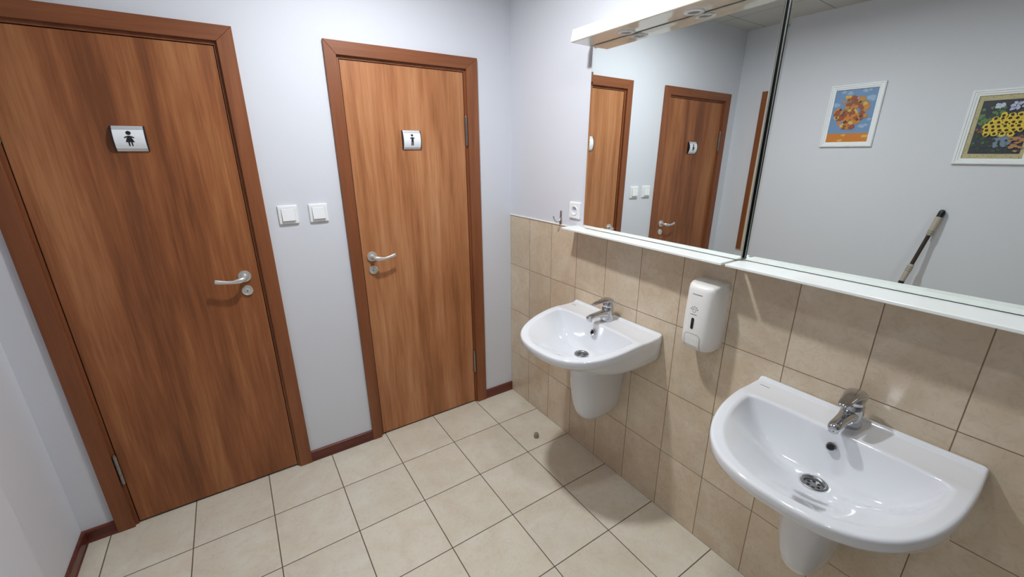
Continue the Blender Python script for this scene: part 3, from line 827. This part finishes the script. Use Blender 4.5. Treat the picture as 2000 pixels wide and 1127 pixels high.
def art_abstract(quad, blob):
    mats = [A('paint blue', (112, 146, 186)), A('paint orange', (206, 126, 44)), A('paint ochre', (200, 132, 52)), A('paint rust', (150, 76, 44)),
            A('paint pale blue', (150, 176, 206)), A('paint olive', (150, 140, 84)), A('paint dark', (80, 52, 40)), A('paint yellow', (216, 176, 84))]
    quad(0, 1, 0, 1, 0); quad(0, 1, 0, 0.17, 1)
    for k in range(26): blob(random.random(), 0.22+0.75*random.random(), 0.006+0.010*random.random(), random.choice([4, 0, 4]), sx=1.6)
    for k in range(10): blob(random.random(), 0.02+0.12*random.random(), 0.006+0.006*random.random(), random.choice([7, 1]), sx=2)
    for k in range(80):
        a = random.random()*2*PI; r = math.sqrt(random.random())
        blob(0.47+0.38*r*math.cos(a), 0.57+0.30*r*math.sin(a), 0.008+0.014*random.random(), random.choice([2, 3, 3, 2, 1, 7, 5, 3]), 0.35)
    for k in range(10):
        a = random.random()*2*PI; r = math.sqrt(random.random())
        blob(0.47+0.36*r*math.cos(a), 0.58+0.28*r*math.sin(a), 0.005+0.004*random.random(), 6, 0.3)
    return mats
def art_basket(quad, blob):
    mats = [A('print border tan', (190, 180, 140)), A('print dark', (56, 60, 68)), A('print green', (98, 130, 80)), A('print dark green', (58, 82, 56)),
            A('print lilac', (170, 166, 206)), A('print white blue', (196, 206, 220)), A('print yellow', (226, 196, 64)), A('print brown', (52, 38, 24)),
            A('print wicker', (176, 132, 92)), A('print clay', (130, 88, 62)), A('print slate', (120, 136, 160)), A('print border speck', (164, 150, 104))]
    quad(0, 1, 0, 1, 0)
    for k in range(90):
        s_ = random.random(); side = random.choice([0, 1, 2, 3]); e_ = random.random()*0.07
        u, v = [(s_, e_*0.8), (s_, 1-e_*0.8), (e_, s_), (1-e_, s_)][side]
        blob(u, v, 0.0016+0.0016*random.random(), 11)
    quad(0.09, 0.93, 0.08, 0.92, 1)
    inside = lambda u, v: (min(0.90, max(0.12, u)), min(0.88, max(0.12, v)))
    for k in range(60): blob(*inside(0.10+0.38*random.random(), 0.50+0.32*random.random()), 0.004+0.006*random.random(), random.choice([2, 3, 2]), 0.4)
    for k in range(60): blob(*inside(0.10+0.60*random.random(), 0.12+0.28*random.random()), 0.003+0.006*random.random(), random.choice([3, 1, 2, 3]), 0.4)
    for k in range(16): blob(*inside(0.10+0.22*random.random(), 0.40+0.07*random.random()), 0.006, 9, 0.3)
    for k in range(34): blob(*inside(0.50+0.22*random.random(), 0.20+0.18*random.random()), 0.006+0.004*random.random(), 10, 0.4)
    for k in range(16): blob(*inside(0.33+0.12*random.random(), 0.80+0.06*random.random()), 0.006, 5, 0.4)
    for k in range(34): blob(*inside(0.52+0.40*random.random(), 0.76+0.11*random.random()), 0.006, random.choice([4, 4, 5]), 0.4)
    for k in range(26): blob(*inside(0.72+0.2*random.random(), 0.12+0.3*random.random()), 0.005, random.choice([8, 9, 8]), 0.4, 2.0)
    rows = [(0.39, 0.30, 0.70), (0.45, 0.27, 0.80), (0.51, 0.27, 0.88), (0.57, 0.32, 0.88), (0.63, 0.38, 0.84), (0.68, 0.48, 0.74)]
    for j, (v, a, c) in enumerate(rows):
        k = int((c-a)/0.10)
        for i in range(k+1):
            u = a + (c-a)*i/k + (0.02 if j % 2 else 0)
            blob(*inside(u, v+random.uniform(-.008, .008)), 0.0135, 6, 0.12, n=14)
    for j, (v, a, c) in enumerate(rows):
        k = int((c-a)/0.10)
        for i in range(k+1):
            u = a + (c-a)*i/k + (0.02 if j % 2 else 0)
            blob(*inside(u+random.uniform(-.006, .006), v+random.uniform(-.006, .006)), 0.0068, 7, 0.2, n=12)
    return mats
picture(-0.818, 1.645, 0.292, 0.388, 0.031, 'white framed print in blue, rust and orange, hung left in the mirror', art_abstract)
picture(-1.505, 1.544, 0.292, 0.388, 0.031, 'white framed print of yellow flowers in a basket, hung right in the mirror', art_basket)

# ------------------------------------------------------------------ mop leaning on the left wall
top = Vector((XJ+0.018, -1.536, 1.280)); bot = Vector((XJ+0.225, -1.330, 0.03))
ax = (bot-top).normalized(); Lm = (bot-top).length
t = thing('floor_mop', 'dark mop pole with taupe grips leaning on the left wall, seen in the mirror', 'mop', tuple(bot))
mp_ = lambda s_: top - bot + ax*s_
def seg(name, prof, mt, par=t, n=20, auto=40):
    m_ = MB(); m_.lathe(top-bot, ax, [(r, s_) for r, s_ in prof], n); return m_.build(name, mt, par, autosmooth=auto)
seg('end_cap', [(0.004,-0.004),(0.011,-0.001),(0.0155,0.008),(0.0160,0.020),(0.0158,0.040)], M_dark)
seg('grip', [(0.0160,0.040),(0.0165,0.060),(0.0150,0.115),(0.0135,0.150),(0.0125,0.155)], M_grip)
seg('pole', [(0.0105,0.15),(0.0105,Lm-0.02)], M_pole)
g2 = seg('grip', [(0.0120,0.340),(0.0145,0.345),(0.0150,0.380),(0.0135,0.440),(0.0135,0.452)], M_grip)
seg('collar', [(0.0142,0.452),(0.0142,0.475)], M_dark)
e1 = ax.cross(Vector((1,0,0))).normalized(); e2 = ax.cross(e1).normalized()
for s0 in (0.118, 0.131, 0.144, 0.350, 0.363, 0.376):
    pts = [top-bot+ax*(s0+0.010*i/12)+ (e1*math.cos(2*PI*i/12)+e2*math.sin(2*PI*i/12))*0.0152 for i in range(13)]
    m_ = MB(); m_.tube(pts, 0.0016, 6)
    m_.build('grip_groove', M_seam, t)
hb = MB(); hb.box(-0.03, 0.05, -0.14, 0.14, -0.008, 0.012); hb.build('mop_head', M_dark, t, bevel=0.004)
hb = MB(); hb.box(-0.045, 0.065, -0.16, 0.16, -0.030, -0.008); hb.build('mop_pad', M_mop, t, bevel=0.005)
